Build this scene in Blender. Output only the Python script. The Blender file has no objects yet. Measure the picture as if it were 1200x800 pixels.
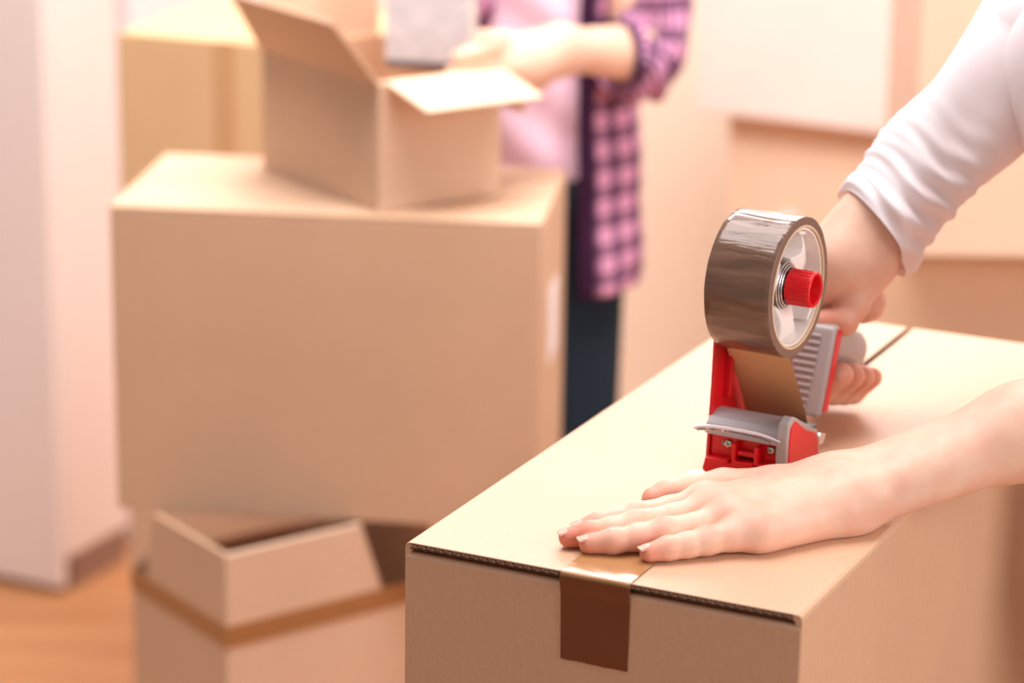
import bpy, bmesh, math, random
import numpy as np
from mathutils import Vector, Matrix

random.seed(7)
# ------------------------------------------------------------------ camera
S = bpy.context.scene
COL = S.collection
PITCH, ROLL = 0.29005, 0.01449
cp, sp = math.cos(PITCH), math.sin(PITCH)
FW = Vector((0, cp, -sp)); UP0 = Vector((0, sp, cp)); RT0 = Vector((1, 0, 0))
RT = RT0 * math.cos(ROLL) + UP0 * math.sin(ROLL)
UP = -RT0 * math.sin(ROLL) + UP0 * math.cos(ROLL)
cd = bpy.data.cameras.new('camera'); cam = bpy.data.objects.new('camera', cd); COL.objects.link(cam)
cam.matrix_world = Matrix(((RT.x, UP.x, -FW.x, 0), (RT.y, UP.y, -FW.y, 0), (RT.z, UP.z, -FW.z, 1.6), (0, 0, 0, 1)))
cd.sensor_width = 36; cd.lens = 98.565; cd.clip_start = 0.05; cd.clip_end = 60
cd.dof.use_dof = True; cd.dof.focus_distance = 1.83; cd.dof.aperture_fstop = 4.3
S.camera = cam

# ------------------------------------------------------------------ world and lamps
W = bpy.data.worlds.new('world'); S.world = W; W.use_nodes = True
bg = W.node_tree.nodes['Background']
bg.inputs[0].default_value = (1.0, 0.925, 0.90, 1); bg.inputs[1].default_value = 0.40

def area(name, loc, target, size, power, col, spread=180):
    l = bpy.data.lights.new(name, 'AREA'); l.shape = 'RECTANGLE'; l.size, l.size_y = size; l.energy = power; l.color = col
    l.spread = math.radians(spread)
    o = bpy.data.objects.new(name, l); COL.objects.link(o); o.location = loc
    o.rotation_euler = (Vector(target) - Vector(loc)).to_track_quat('-Z', 'Y').to_euler()
    return o
area('ceiling_softbox', (-0.2, 2.5, 3.3), (0.0, 2.2, 0.9), (2.2, 1.8), 84, (1.0, 0.935, 0.925))
area('window_daylight', (1.75, 0.8, 1.6), (0.2, 1.9, 0.8), (1.0, 1.0), 26, (1.0, 0.94, 0.92))
area('back_fill_light', (0.75, 4.02, 2.05), (0.1, 1.9, 0.9), (2.4, 1.3), 34, (1.0, 0.94, 0.94), 120)  # added unseen backlight that whitens the box top; the wall has no window
area('background_fill_light', (0.3, 2.35, 3.0), (0.1, 4.3, 0.5), (1.6, 1.0), 27, (1.0, 0.95, 0.91), 110)  # added overhead fill for the background fronts, no lamp fitting
S.view_settings.view_transform = 'Standard'; S.view_settings.look = 'None'
S.view_settings.exposure = 0.0; S.view_settings.gamma = 1.0; S.view_settings.use_curve_mapping = False

# ------------------------------------------------------------------ materials
def srgb(r, g, b):
    f = lambda c: (c / 255 / 12.92) if c / 255 <= 0.04045 else ((c / 255 + 0.055) / 1.055) ** 2.4
    return (f(r), f(g), f(b), 1)

def mat(name, col, rough=0.6, metal=0.0, spec=0.5, **kw):
    m = bpy.data.materials.new(name); m.use_nodes = True
    b = m.node_tree.nodes['Principled BSDF']
    b.inputs['Base Color'].default_value = col; b.inputs['Roughness'].default_value = rough
    b.inputs['Metallic'].default_value = metal; b.inputs['Specular IOR Level'].default_value = spec
    for k, v in kw.items(): b.inputs[k].default_value = v
    return m

def nd(m, t, **kw):
    n = m.node_tree.nodes.new(t)
    for k, v in kw.items():
        if k.startswith('i_'): n.inputs[k[2:].replace('_', ' ')].default_value = v
        else: setattr(n, k, v)
    return n
def ln(m, a, b): m.node_tree.links.new(a, b)

def noise_color(m, c1, c2, scale=(1, 1, 1), nscale=30, detail=4, lo=0.35, hi=0.65, bump=0.0, bdist=0.001):
    b = m.node_tree.nodes['Principled BSDF']
    tc = nd(m, 'ShaderNodeTexCoord'); mp = nd(m, 'ShaderNodeMapping'); mp.inputs['Scale'].default_value = scale
    n = nd(m, 'ShaderNodeTexNoise'); n.inputs['Scale'].default_value = nscale; n.inputs['Detail'].default_value = detail
    r = nd(m, 'ShaderNodeValToRGB'); r.color_ramp.elements[0].position = lo; r.color_ramp.elements[1].position = hi
    r.color_ramp.elements[0].color = c1; r.color_ramp.elements[1].color = c2
    ln(m, tc.outputs['Object'], mp.inputs[0]); ln(m, mp.outputs[0], n.inputs[0]); ln(m, n.outputs[0], r.inputs[0])
    ln(m, r.outputs[0], b.inputs['Base Color'])
    if bump:
        bp = nd(m, 'ShaderNodeBump'); bp.inputs['Strength'].default_value = bump; bp.inputs['Distance'].default_value = bdist
        ln(m, n.outputs[0], bp.inputs['Height']); ln(m, bp.outputs[0], b.inputs['Normal'])
    return r

def cardboard(name, c, vary=0.06, speck=True, rough=0.75):
    m = mat(name, c, rough, spec=0.25)
    b = m.node_tree.nodes['Principled BSDF']
    tc = nd(m, 'ShaderNodeTexCoord')
    # cloudy tone, fine fibres, faint flute lines
    n1 = nd(m, 'ShaderNodeTexNoise', i_Scale=9.0, i_Detail=5.0)
    n2 = nd(m, 'ShaderNodeTexNoise', i_Scale=420.0, i_Detail=3.0)
    mp = nd(m, 'ShaderNodeMapping'); mp.inputs['Scale'].default_value = (60, 60, 14)
    n3 = nd(m, 'ShaderNodeTexNoise', i_Scale=6.0, i_Detail=2.0)
    for n in (n1, n2): ln(m, tc.outputs['Object'], n.inputs[0])
    ln(m, tc.outputs['Object'], mp.inputs[0]); ln(m, mp.outputs[0], n3.inputs[0])
    a1 = nd(m, 'ShaderNodeMath', operation='ADD'); a2 = nd(m, 'ShaderNodeMath', operation='ADD')
    ln(m, n1.outputs[0], a1.inputs[0]); ln(m, n2.outputs[0], a1.inputs[1]); ln(m, a1.outputs[0], a2.inputs[0]); ln(m, n3.outputs[0], a2.inputs[1])
    mr = nd(m, 'ShaderNodeMapRange'); mr.inputs['From Min'].default_value = 1.1; mr.inputs['From Max'].default_value = 1.9
    mr.inputs['To Min'].default_value = 1 - vary; mr.inputs['To Max'].default_value = 1 + vary
    ln(m, a2.outputs[0], mr.inputs[0])
    vm = nd(m, 'ShaderNodeVectorMath', operation='SCALE'); vm.inputs[0].default_value = c[:3]
    ln(m, mr.outputs[0], vm.inputs['Scale'])
    out = vm.outputs[0]
    if speck:
        v = nd(m, 'ShaderNodeTexVoronoi', i_Scale=55.0); ln(m, tc.outputs['Object'], v.inputs[0])
        lt = nd(m, 'ShaderNodeMath', operation='LESS_THAN'); lt.inputs[1].default_value = 0.045
        ln(m, v.outputs['Distance'], lt.inputs[0])
        mk = nd(m, 'ShaderNodeMath', operation='MULTIPLY'); mk.inputs[1].default_value = 0.35; ln(m, lt.outputs[0], mk.inputs[0])
        mx = nd(m, 'ShaderNodeMix', data_type='RGBA'); ln(m, mk.outputs[0], mx.inputs[0]); ln(m, out, mx.inputs[6])
        mx.inputs[7].default_value = (c[0] * .35, c[1] * .3, c[2] * .3, 1); out = mx.outputs[2]
    ln(m, out, b.inputs['Base Color'])
    bp = nd(m, 'ShaderNodeBump', i_Strength=0.25, i_Distance=0.0006); ln(m, a2.outputs[0], bp.inputs['Height']); ln(m, bp.outputs[0], b.inputs['Normal'])
    return m

M = {}
M['card'] = cardboard('kraft_cardboard', srgb(211, 168, 136), rough=0.5)
M['card'].node_tree.nodes['Principled BSDF'].inputs['Specular IOR Level'].default_value = 0.5
M['card_edge_shade'] = cardboard('cardboard_edge_shade', srgb(92, 58, 40), speck=False)  # cut-edge brown, darkened further to paint in seam and gap shade
M['card_far'] = cardboard('warm_cardboard', srgb(216, 181, 152), speck=False)
M['card_yellow'] = cardboard('yellow_cardboard', srgb(219, 182, 140), speck=False)
M['card_pale'] = cardboard('pale_cardboard', srgb(236, 206, 180), speck=False)
M['card_pink'] = cardboard('pinkish_pale_cardboard', srgb(240, 226, 218), speck=False)
M['card_dark'] = mat('box_inside', srgb(70, 45, 35), 0.9)
M['white_paint'] = mat('white_cabinet_paint', srgb(238, 224, 220), 0.4)
M['wall_white'] = mat('white_wall_paint', srgb(240, 230, 234), 0.8)
M['wall_beige'] = mat('beige_wall_paint', srgb(240, 214, 188), 0.85)
noise_color(M['wall_beige'], srgb(240, 222, 202), srgb(244, 228, 210), nscale=3)
M['plinth'] = mat('brown_plinth', srgb(150, 118, 104), 0.6)
M['label'] = mat('white_paper_label', srgb(250, 246, 252), 0.5)
M['band'] = mat('brown_packing_band', srgb(176, 124, 78), 0.4)
M['tape_far'] = mat('tan_packing_tape', srgb(204, 160, 116), 0.4)
M['gap'] = mat('dark_gap_shade', srgb(60, 30, 20), 0.9)

# packing tape stuck on the box: brown, glossy film
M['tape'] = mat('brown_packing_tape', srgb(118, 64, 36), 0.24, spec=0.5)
b = M['tape'].node_tree.nodes['Principled BSDF']
tc = nd(M['tape'], 'ShaderNodeTexCoord'); mp = nd(M['tape'], 'ShaderNodeMapping'); mp.inputs['Scale'].default_value = (1, 2.2, 1); mp.inputs['Rotation'].default_value = (0, 0, .7)
n = nd(M['tape'], 'ShaderNodeTexVoronoi', i_Scale=38.0); n.feature = 'SMOOTH_F1'; n2 = nd(M['tape'], 'ShaderNodeTexNoise', i_Scale=30.0, i_Detail=3.0)
ln(M['tape'], tc.outputs['Object'], mp.inputs[0]); ln(M['tape'], mp.outputs[0], n2.inputs[0]); ln(M['tape'], n2.outputs['Color'], n.inputs[0])
bp = nd(M['tape'], 'ShaderNodeBump', i_Strength=0.35, i_Distance=0.002); ln(M['tape'], n2.outputs[0], bp.inputs['Height']); ln(M['tape'], bp.outputs[0], b.inputs['Normal'])
mtape_top = M['tape'].copy(); mtape_top.name = 'brown_packing_tape_lit'; M['tape_top'] = mtape_top
b = mtape_top.node_tree.nodes['Principled BSDF']; b.inputs['Base Color'].default_value = srgb(182, 132, 88); b.inputs['Roughness'].default_value = 0.16  # same tape, lit copy: the sheen on top is put into the colour
M['tape_web'] = mat('tape_adhesive_side', srgb(212, 170, 122), 0.35, spec=0.5)
# tape roll: crinkled glossy wound tape
m = M['tape_roll'] = mat('wound_brown_tape', srgb(136, 108, 90), 0.17, spec=0.6)
b = m.node_tree.nodes['Principled BSDF']; tc = nd(m, 'ShaderNodeTexCoord')
mp = nd(m, 'ShaderNodeMapping'); mp.inputs['Scale'].default_value = (9, 60, 60)
n = nd(m, 'ShaderNodeTexNoise', i_Scale=1.6, i_Detail=4.0, i_Distortion=0.6); n.inputs['Roughness'].default_value = 0.55
ln(m, tc.outputs['Object'], mp.inputs[0]); ln(m, mp.outputs[0], n.inputs[0])
bp = nd(m, 'ShaderNodeBump', i_Strength=0.5, i_Distance=0.0022); ln(m, n.outputs[0], bp.inputs['Height']); ln(m, bp.outputs[0], b.inputs['Normal'])
r = nd(m, 'ShaderNodeValToRGB'); r.color_ramp.elements[0].color = srgb(100, 70, 54); r.color_ramp.elements[1].color = srgb(126, 94, 76)
r.color_ramp.elements[0].position = .35; r.color_ramp.elements[1].position = .65
ln(m, n.outputs[0], r.inputs[0]); ln(m, r.outputs[0], b.inputs['Base Color'])
M['tape_side'] = mat('tape_layers', srgb(122, 94, 80), 0.5)
M['core'] = mat('cardboard_core', srgb(214, 184, 152), 0.7)
M['red'] = mat('red_plastic', srgb(226, 16, 30), 0.35, spec=0.5)
M['red_paint'] = mat('red_painted_steel', srgb(205, 14, 24), 0.3, spec=0.5)
M['grey'] = mat('grey_plastic', srgb(182, 170, 168), 0.35)
M['grey_light'] = mat('light_grey_plastic', srgb(176, 166, 168), 0.35)
M['white_plastic'] = mat('white_plastic', srgb(240, 234, 228), 0.3)
M['clear_plastic'] = mat('milky_plastic', srgb(240, 228, 232), 0.2, spec=0.6)
M['metal'] = mat('shiny_steel', (0.75, 0.75, 0.77, 1), 0.18, metal=1.0)
M['metal_dark'] = mat('dark_steel', (0.2, 0.19, 0.2, 1), 0.3, metal=1.0)
M['screw'] = mat('nickel_screw', (0.82, 0.75, 0.62, 1), 0.2, metal=1.0)

# skin with a flush read from the mesh (knuckles, fingertips)
def skin_mat(name, base, flush):
    m = mat(name, base, 0.48, spec=0.35)
    b = m.node_tree.nodes['Principled BSDF']
    b.inputs['Subsurface Weight'].default_value = 0.12; b.inputs['Subsurface Radius'].default_value = (1.0, 0.35, 0.2); b.inputs['Subsurface Scale'].default_value = 0.006
    at = nd(m, 'ShaderNodeAttribute'); at.attribute_name = 'flush'
    tc = nd(m, 'ShaderNodeTexCoord'); n = nd(m, 'ShaderNodeTexNoise', i_Scale=60.0, i_Detail=4.0); ln(m, tc.outputs['Object'], n.inputs[0])
    mr = nd(m, 'ShaderNodeMapRange'); mr.inputs['From Min'].default_value = .35; mr.inputs['From Max'].default_value = .7; mr.inputs['To Max'].default_value = .28
    ln(m, n.outputs[0], mr.inputs[0]); ad = nd(m, 'ShaderNodeMath', operation='ADD', use_clamp=True)
    ln(m, mr.outputs[0], ad.inputs[0]); ln(m, at.outputs['Fac'], ad.inputs[1])
    mx = nd(m, 'ShaderNodeMix', data_type='RGBA'); ln(m, ad.outputs[0], mx.inputs[0]); mx.inputs[6].default_value = base; mx.inputs[7].default_value = flush
    ln(m, mx.outputs[2], b.inputs['Base Color'])
    n2 = nd(m, 'ShaderNodeTexNoise', i_Scale=700.0, i_Detail=2.0); ln(m, tc.outputs['Object'], n2.inputs[0])
    bp = nd(m, 'ShaderNodeBump', i_Strength=0.12, i_Distance=0.0004); ln(m, n2.outputs[0], bp.inputs['Height']); ln(m, bp.outputs[0], b.inputs['Normal'])
    return m
M['skin'] = skin_mat('fair_skin', srgb(240, 200, 176), srgb(226, 138, 114))
M['nail'] = mat('fingernail', srgb(236, 168, 146), 0.25, spec=0.6)
M['nail_tip'] = mat('fingernail_tip', srgb(246, 200, 172), 0.35, spec=0.6)
M['white_cloth'] = mat('white_cotton', srgb(246, 236, 238), 0.9, spec=0.1)
M['pink_cloth'] = mat('pink_cotton', srgb(248, 214, 236), 0.9, spec=0.1)
M['denim'] = mat('dark_denim', srgb(38, 50, 62), 0.9, spec=0.1)
M['hair'] = mat('brown_hair', srgb(90, 58, 40), 0.5)
M['eye_white'] = mat('eye_white', srgb(240, 238, 235), 0.2)
M['iris'] = mat('brown_iris', srgb(70, 45, 30), 0.2)
M['shoe'] = mat('grey_canvas_shoe', srgb(120, 116, 118), 0.8)
M['book'] = mat('grey_cloth_cover', srgb(200, 198, 204), 0.7)
noise_color(M['book'], srgb(190, 188, 194), srgb(214, 210, 214), scale=(1, 1, 6), nscale=40)
M['book_dark'] = mat('dark_cover_edge', srgb(96, 88, 96), 0.6)
M['paper'] = mat('page_paper', srgb(238, 226, 216), 0.8)

def plaid():
    m = mat('pink_navy_plaid', srgb(200, 120, 165), 0.9, spec=0.1); b = m.node_tree.nodes['Principled BSDF']
    uv = nd(m, 'ShaderNodeUVMap'); sx = nd(m, 'ShaderNodeSeparateXYZ'); ln(m, uv.outputs[0], sx.inputs[0])
    def stripes(src, period, duty, off=0.0):
        a = nd(m, 'ShaderNodeMath', operation='MULTIPLY_ADD'); a.inputs[1].default_value = 1 / period; a.inputs[2].default_value = off; ln(m, src, a.inputs[0])
        f = nd(m, 'ShaderNodeMath', operation='FRACT'); ln(m, a.outputs[0], f.inputs[0])
        l = nd(m, 'ShaderNodeMath', operation='LESS_THAN'); l.inputs[1].default_value = duty; ln(m, f.outputs[0], l.inputs[0]); return l.outputs[0]
    def mix(fac, a, bcol, k=1.0):
        if k != 1.0:
            q = nd(m, 'ShaderNodeMath', operation='MULTIPLY'); q.inputs[1].default_value = k; ln(m, fac, q.inputs[0]); fac = q.outputs[0]
        x = nd(m, 'ShaderNodeMix', data_type='RGBA'); ln(m, fac, x.inputs[0])
        if isinstance(a, tuple): x.inputs[6].default_value = a
        else: ln(m, a, x.inputs[6])
        x.inputs[7].default_value = bcol; return x.outputs[2]
    P = 0.033
    c = mix(stripes(sx.outputs[0], P, .44), srgb(232, 170, 206), srgb(60, 24, 70), .68)
    c = mix(stripes(sx.outputs[1], P, .44), c, srgb(44, 16, 56), .66)
    c = mix(stripes(sx.outputs[0], P, .07, .30), c, srgb(200, 130, 180), .5)
    c = mix(stripes(sx.outputs[1], P, .07, .30), c, srgb(200, 130, 180), .5)
    ln(m, c, b.inputs['Base Color']); return m
M['plaid'] = plaid()
M['plaid_dark'] = mat('dark_plaid_placket', srgb(62, 34, 62), 0.9, spec=0.1)

# laminate floor
m = M['floor'] = mat('honey_laminate', srgb(214, 160, 112), 0.5, spec=0.3)
b = m.node_tree.nodes['Principled BSDF']; tc = nd(m, 'ShaderNodeTexCoord')
mp = nd(m, 'ShaderNodeMapping'); mp.inputs['Rotation'].default_value = (0, 0, 0.45); mp.inputs['Scale'].default_value = (1, 9, 1)
n = nd(m, 'ShaderNodeTexNoise', i_Scale=2.2, i_Detail=6.0); ln(m, tc.outputs['Object'], mp.inputs[0]); ln(m, mp.outputs[0], n.inputs[0])
r = nd(m, 'ShaderNodeValToRGB'); r.color_ramp.elements[0].color = srgb(178, 118, 76); r.color_ramp.elements[1].color = srgb(204, 148, 102)
r.color_ramp.elements[0].position = .3; r.color_ramp.elements[1].position = .7
ln(m, n.outputs[0], r.inputs[0]); ln(m, r.outputs[0], b.inputs['Base Color'])

# ------------------------------------------------------------------ helpers
def link(name, me, m, parent=None, matrix=None, smooth=False):
    o = bpy.data.objects.new(name, me); COL.objects.link(o)
    for mm in (m if isinstance(m, (list, tuple)) else [m]): me.materials.append(mm)
    if smooth:
        me.polygons.foreach_set('use_smooth', [True] * len(me.polygons))
    if parent: o.parent = parent
    if matrix is not None:
        if parent: o.matrix_local = matrix
        else: o.matrix_world = matrix
    return o

def from_bm(name, bm, m, parent=None, matrix=None, smooth=False, bevel=0.0, segs=2, subs=0):
    bmesh.ops.recalc_face_normals(bm, faces=bm.faces)
    me = bpy.data.meshes.new(name); bm.to_mesh(me); bm.free()
    o = link(name, me, m, parent, matrix, smooth)
    if bevel:
        md = o.modifiers.new('bevel', 'BEVEL'); md.width = bevel; md.segments = segs; md.limit_method = 'ANGLE'; md.angle_limit = 0.6
    if subs:
        md = o.modifiers.new('sub', 'SUBSURF'); md.levels = md.render_levels = subs
    return o

def box_bm(lo, hi, bm=None):
    bm = bm or bmesh.new()
    x0, y0, z0 = lo; x1, y1, z1 = hi
    v = [bm.verts.new(p) for p in ((x0,y0,z0),(x1,y0,z0),(x1,y1,z0),(x0,y1,z0),(x0,y0,z1),(x1,y0,z1),(x1,y1,z1),(x0,y1,z1))]
    for f in ((0,3,2,1),(4,5,6,7),(0,1,5,4),(1,2,6,5),(2,3,7,6),(3,0,4,7)): bm.faces.new([v[i] for i in f])
    return bm

def hexa_bm(pts, bm=None):
    """eight corners: four of one face, then the four matching ones of the other"""
    bm = bm or bmesh.new(); v = [bm.verts.new(p) for p in pts]
    for f in ((0,3,2,1),(4,5,6,7),(0,1,5,4),(1,2,6,5),(2,3,7,6),(3,0,4,7)): bm.faces.new([v[i] for i in f])
    return bm

def slab_bm(quad, n, t):
    """a flat sheet through four points given thickness t along -n"""
    n = Vector(n).normalized(); q = [Vector(p) for p in quad]
    return hexa_bm([p - n * t for p in q] + q)

def prism_bm(poly, a0, a1, axis='x', bm=None):
    """polygon in the two other axes extruded along axis"""
    bm = bm or bmesh.new()
    def P(a, p):
        return {'x': (a, p[0], p[1]), 'y': (p[0], a, p[1]), 'z': (p[0], p[1], a)}[axis]
    A = [bm.verts.new(P(a0, p)) for p in poly]; B = [bm.verts.new(P(a1, p)) for p in poly]
    bm.faces.new(A); bm.faces.new(B[::-1]); k = len(poly)
    for i in range(k): bm.faces.new((A[i], B[i], B[(i+1) % k], A[(i+1) % k]))
    return bm

def lathe_bm(prof, n=64, bm=None, center=(0, 0), rfun=None, close=True):
    """profile of (a, r) turned about an axis parallel to local x through (y, z)=center"""
    bm = bm or bmesh.new(); rings = []
    for k in range(n):
        t = 2 * math.pi * k / n
        rings.append([bm.verts.new((a, center[0] + (r + (rfun(a, t, r) if rfun else 0)) * math.cos(t), center[1] + (r + (rfun(a, t, r) if rfun else 0)) * math.sin(t))) for a, r in prof])
    m_ = len(prof)
    for k in range(n):
        A, B = rings[k], rings[(k+1) % n]
        for i in range(m_ if close else m_ - 1):
            j = (i + 1) % m_
            bm.faces.new((A[i], A[j], B[j], B[i]))
    return bm

def empty(name, label, cat, matrix, group=None):
    o = bpy.data.objects.new(name, None); COL.objects.link(o); o.empty_display_size = 0.05
    o.matrix_world = matrix; o['label'] = label; o['category'] = cat
    if group: o['group'] = group
    return o

def frame(origin, yaw):
    return Matrix.Translation(Vector(origin)) @ Matrix.Rotation(yaw, 4, 'Z')

def struct(name, bm, m, matrix=None, **kw):
    o = from_bm(name, bm, m, None, matrix, **kw); o['kind'] = 'structure'; return o

# ------------------------------------------------------------------ setting
struct('floor', box_bm((-3.2, -0.8, -0.06), (3.2, 7.0, 0.0)), M['floor'])
ROOM = -0.44575
corner = Vector((-0.36, 4.655, 0))
RM = frame(corner, ROOM)
struct('wall_left', box_bm((-0.10, -0.50, 0.0), (0.0, 0.10, 2.8)), M['wall_white'], RM @ Matrix.Translation((-0.012, 0, 0)))
struct('wall_back', box_bm((-0.012, 0.0, 0.0), (4.3, 0.10, 2.8)), M['wall_beige'], RM)
struct('baseboard_back', box_bm((0.0, -0.014, 0.0), (4.3, 0.0, 0.08)), M['white_paint'], RM, bevel=0.003)

# ------------------------------------------------------------------ tall white cabinet, far left
CM = frame((-0.6700, 3.984, 0), ROOM)
cab = empty('cabinet', 'tall plain white cabinet at the left edge, beside the box stack', 'cabinet', CM)
from_bm('carcass', box_bm((-0.62, 0.004, 0.055), (0, 0.17, 2.1)), M['white_paint'], cab, bevel=0.004)
from_bm('plinth', box_bm((-0.61, 0.02, 0.0), (-0.004, 0.165, 0.055)), M['plinth'], cab)
d = from_bm('door', box_bm((-0.62, -0.016, 0.012), (-0.002, 0.003, 2.1)), M['white_paint'], cab, bevel=0.004)
h = from_bm('handle', box_bm((-0.58, -0.045, 1.0), (-0.568, -0.016, 1.18)), M['metal'], d, bevel=0.004)

# ------------------------------------------------------------------ closed cardboard boxes
def closed_box(name, label, origin, yaw, w, l, h, m, seam='y', group=None, gap=0.003, tape=True, tape_m='tape_top', tape_w=0.05, drop=0.06):
    """origin is the front left bottom corner; six walls, two major flaps with an open seam, a tape strip"""
    t = 0.005; F = frame(origin, yaw)
    root = empty(name, label, 'box', F, group)
    from_bm('front_panel', box_bm((0, 0, 0), (w, t, h - t)), m, root, bevel=0.0018)
    from_bm('back_panel', box_bm((0, l - t, 0), (w, l, h - t)), m, root, bevel=0.0018)
    from_bm('side_panel', box_bm((0, t, 0), (t, l - t, h - t)), m, root, bevel=0.0018)
    from_bm('side_panel', box_bm((w - t, t, 0), (w, l - t, h - t)), m, root, bevel=0.0018)
    from_bm('bottom_panel', box_bm((t, t, 0), (w - t, l - t, t)), m, root)
    if seam == 'y':
        from_bm('top_flap', box_bm((0, 0, h - t), (w / 2 - gap / 2, l, h)), m, root, bevel=0.0018)
        from_bm('top_flap', box_bm((w / 2 + gap / 2, 0, h - t), (w, l, h)), m, root, bevel=0.0018)
        if tape:
            bm = box_bm((w/2 - tape_w/2, -0.0006, h), (w/2 + tape_w/2, l, h + 0.0006)); box_bm((w/2 - tape_w/2, -0.0008, h - drop), (w/2 + tape_w/2, 0, h), bm)
            from_bm('tape_strip', bm, M[tape_m], root)
    else:
        from_bm('top_flap', box_bm((0, 0, h - t), (w, l / 2 - gap / 2, h)), m, root, bevel=0.0018)
        from_bm('top_flap', box_bm((0, l / 2 + gap / 2, h - t), (w, l, h)), m, root, bevel=0.0018)
        if tape:
            bm = box_bm((0, l/2 - tape_w/2, h), (w + 0.0006, l/2 + tape_w/2, h + 0.0006)); box_bm((w, l/2 - tape_w/2, h - drop), (w + 0.0008, l/2 + tape_w/2, h), bm)
            from_bm('tape_strip', bm, M[tape_m], root)
    return root

BZ = 0.5736
big = closed_box('cardboard_box', 'largest closed cardboard box, lying under the open box with the grey book', (-0.416, 2.80, BZ), math.radians(-6.7), 0.447, 0.245, 0.9045 - BZ, M['card_far'], seam='x', tape=False)
from_bm('shipping_label', box_bm((0.447, 0.085, 0.155), (0.4480, 0.165, 0.235)), M['label'], big)

back = closed_box('cardboard_box', 'yellowish closed cardboard box at top left, behind the largest box', (-0.4826, 3.35, 0.42), math.radians(-19.1), 0.30, 0.256, 0.9823 - 0.42, M['card_yellow'], seam='y', tape=False)
from_bm('tape_strip', box_bm((0.128, -0.0012, 0.15), (0.156, 0.0, 0.5618)), M['tape_far'], back)
closed_box('cardboard_box', 'tan cardboard box on the floor under the yellowish box', (-0.4826, 3.35, 0.0), math.radians(-19.1), 0.30, 0.256, 0.42, M['card_far'], seam='y', tape=False)

# right-hand stacks
closed_box('cardboard_box', 'pale pinkish cardboard box raised high behind the tape dispenser', (0.2507, 3.8326, 0.7946), math.radians(-28), 0.279, 0.23, 0.36, M['card_pink'], seam='y', tape=False)
lowS = closed_box('cardboard_box', 'plain beige cardboard box under the pale pinkish box by the wall', (0.2987, 3.8372, 0.0), math.radians(-28), 0.225, 0.20, 0.7946, M['card_pale'], seam='y', tape=False)
from_bm('shipping_label', box_bm((0.082, -0.0008, 0.645), (0.108, 0.0, 0.662)), M['label'], lowS)
closed_box('cardboard_box', 'pale yellowish cardboard box behind the white-sleeved arm, at right', (0.4374, 3.0, 0.8097), math.radians(0), 0.36, 0.24, 0.40, M['card_pale'], seam='y', tape=False)
closed_box('cardboard_box', 'orange-tan cardboard box below the pale box at right, behind the white sleeve', (0.4110, 3.07, 0.0), math.radians(0), 0.36, 0.17, 0.8097, M['card_far'], seam='y', tape=False)

# ------------------------------------------------------------------ open box with raised flaps under the big box
t = 0.005
low = empty('open_cardboard_box', 'open cardboard box with raised flaps and brown band under the largest box', 'box', frame((-0.2873, 2.6664, 0), math.radians(36.5)))
LW, LL, LH = 0.262, 0.20, 0.492
mm = M['card_pale']; m_shaded = M['card_far']  # one box: darker card on the other panels paints in their shade
from_bm('side_panel', box_bm((0, 0, 0), (LW, t, LH)), mm, low, bevel=0.0015)
from_bm('side_panel', box_bm((0, LL - t, 0), (LW, LL, LH)), m_shaded, low, bevel=0.0015)
from_bm('side_panel', box_bm((0, t, 0), (t, LL - t, LH)), m_shaded, low, bevel=0.0015)
from_bm('side_panel', box_bm((LW - t, t, 0), (LW, LL - t, LH)), m_shaded, low, bevel=0.0015)
from_bm('bottom_panel', box_bm((t, t, 0), (LW - t, LL - t, t)), m_shaded, low)
HT = BZ - 0.0005
from_bm('flap', prism_bm([(0.0, LH), (LW - 0.07, LH), (LW - 0.098, HT), (0.0, HT)], 0, t, 'y'), mm, low, bevel=0.0015)
from_bm('flap', prism_bm([(t, LH), (LL - 0.03, LH), (LL - 0.05, HT), (t, HT)], 0, t, 'x'), m_shaded, low, bevel=0.0015)
from_bm('flap', box_bm((0.01, LL, LH), (LW - 0.01, LL + .02, LH + t)), m_shaded, low, bevel=0.0015)
from_bm('flap', prism_bm([(0.01, LH), (LL - t, LH), (LL - t, HT), (0.01, HT)], LW - t, LW, 'x'), m_shaded, low, bevel=0.0015)
bb = bmesh.new()
for lo, hi in (((-0.0012, -0.0012, 0.472), (LW + .0012, 0, 0.495)), ((-0.0012, 0, 0.472), (0, LL, 0.495)), ((-.0012, LL, .472), (LW + .0012, LL + .0012, .495)), ((LW, 0, .472), (LW + .0012, LL, .495))):
    box_bm(lo, hi, bb)
from_bm('tape_band', bb, M['band'], low)

# ------------------------------------------------------------------ open box on the big one
ot = 0.9045 + 0.0008
OM = frame((-0.137, 2.7805, ot), math.radians(35.5))
opn = empty('open_cardboard_box', 'small open cardboard box with spread flaps, standing on the largest box', 'box', OM)
OW, OL, OH = 0.150, 0.235, 0.135
mo = M['card_far']; mf = M['card_pale']
from_bm('side_panel', box_bm((0, 0, 0), (OW, t, OH)), M['card_pale'], opn, bevel=0.0015)
from_bm('side_panel', box_bm((0, OL - t, 0), (OW, OL, OH)), mo, opn, bevel=0.0015)
from_bm('side_panel', box_bm((0, t, 0), (t, OL - t, OH)), mo, opn, bevel=0.0015)
from_bm('side_panel', box_bm((OW - t, t, 0), (OW, OL - t, OH)), mo, opn, bevel=0.0015)
from_bm('bottom_panel', box_bm((t, t, 0), (OW - t, OL - t, t)), mo, opn)
def flap(hinge0, hinge1, out, ln_, m_, t0=.006, t1=.006):
    a, b_ = Vector(hinge0), Vector(hinge1); o_ = Vector(out).normalized() * ln_
    e_ = (b_ - a).normalized()
    q = [a, b_, b_ + o_ - e_ * t1, a + o_ + e_ * t0]
    return from_bm('flap', slab_bm(q, (b_ - a).cross(o_), 0.004), m_, opn, bevel=0.001)
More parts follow.
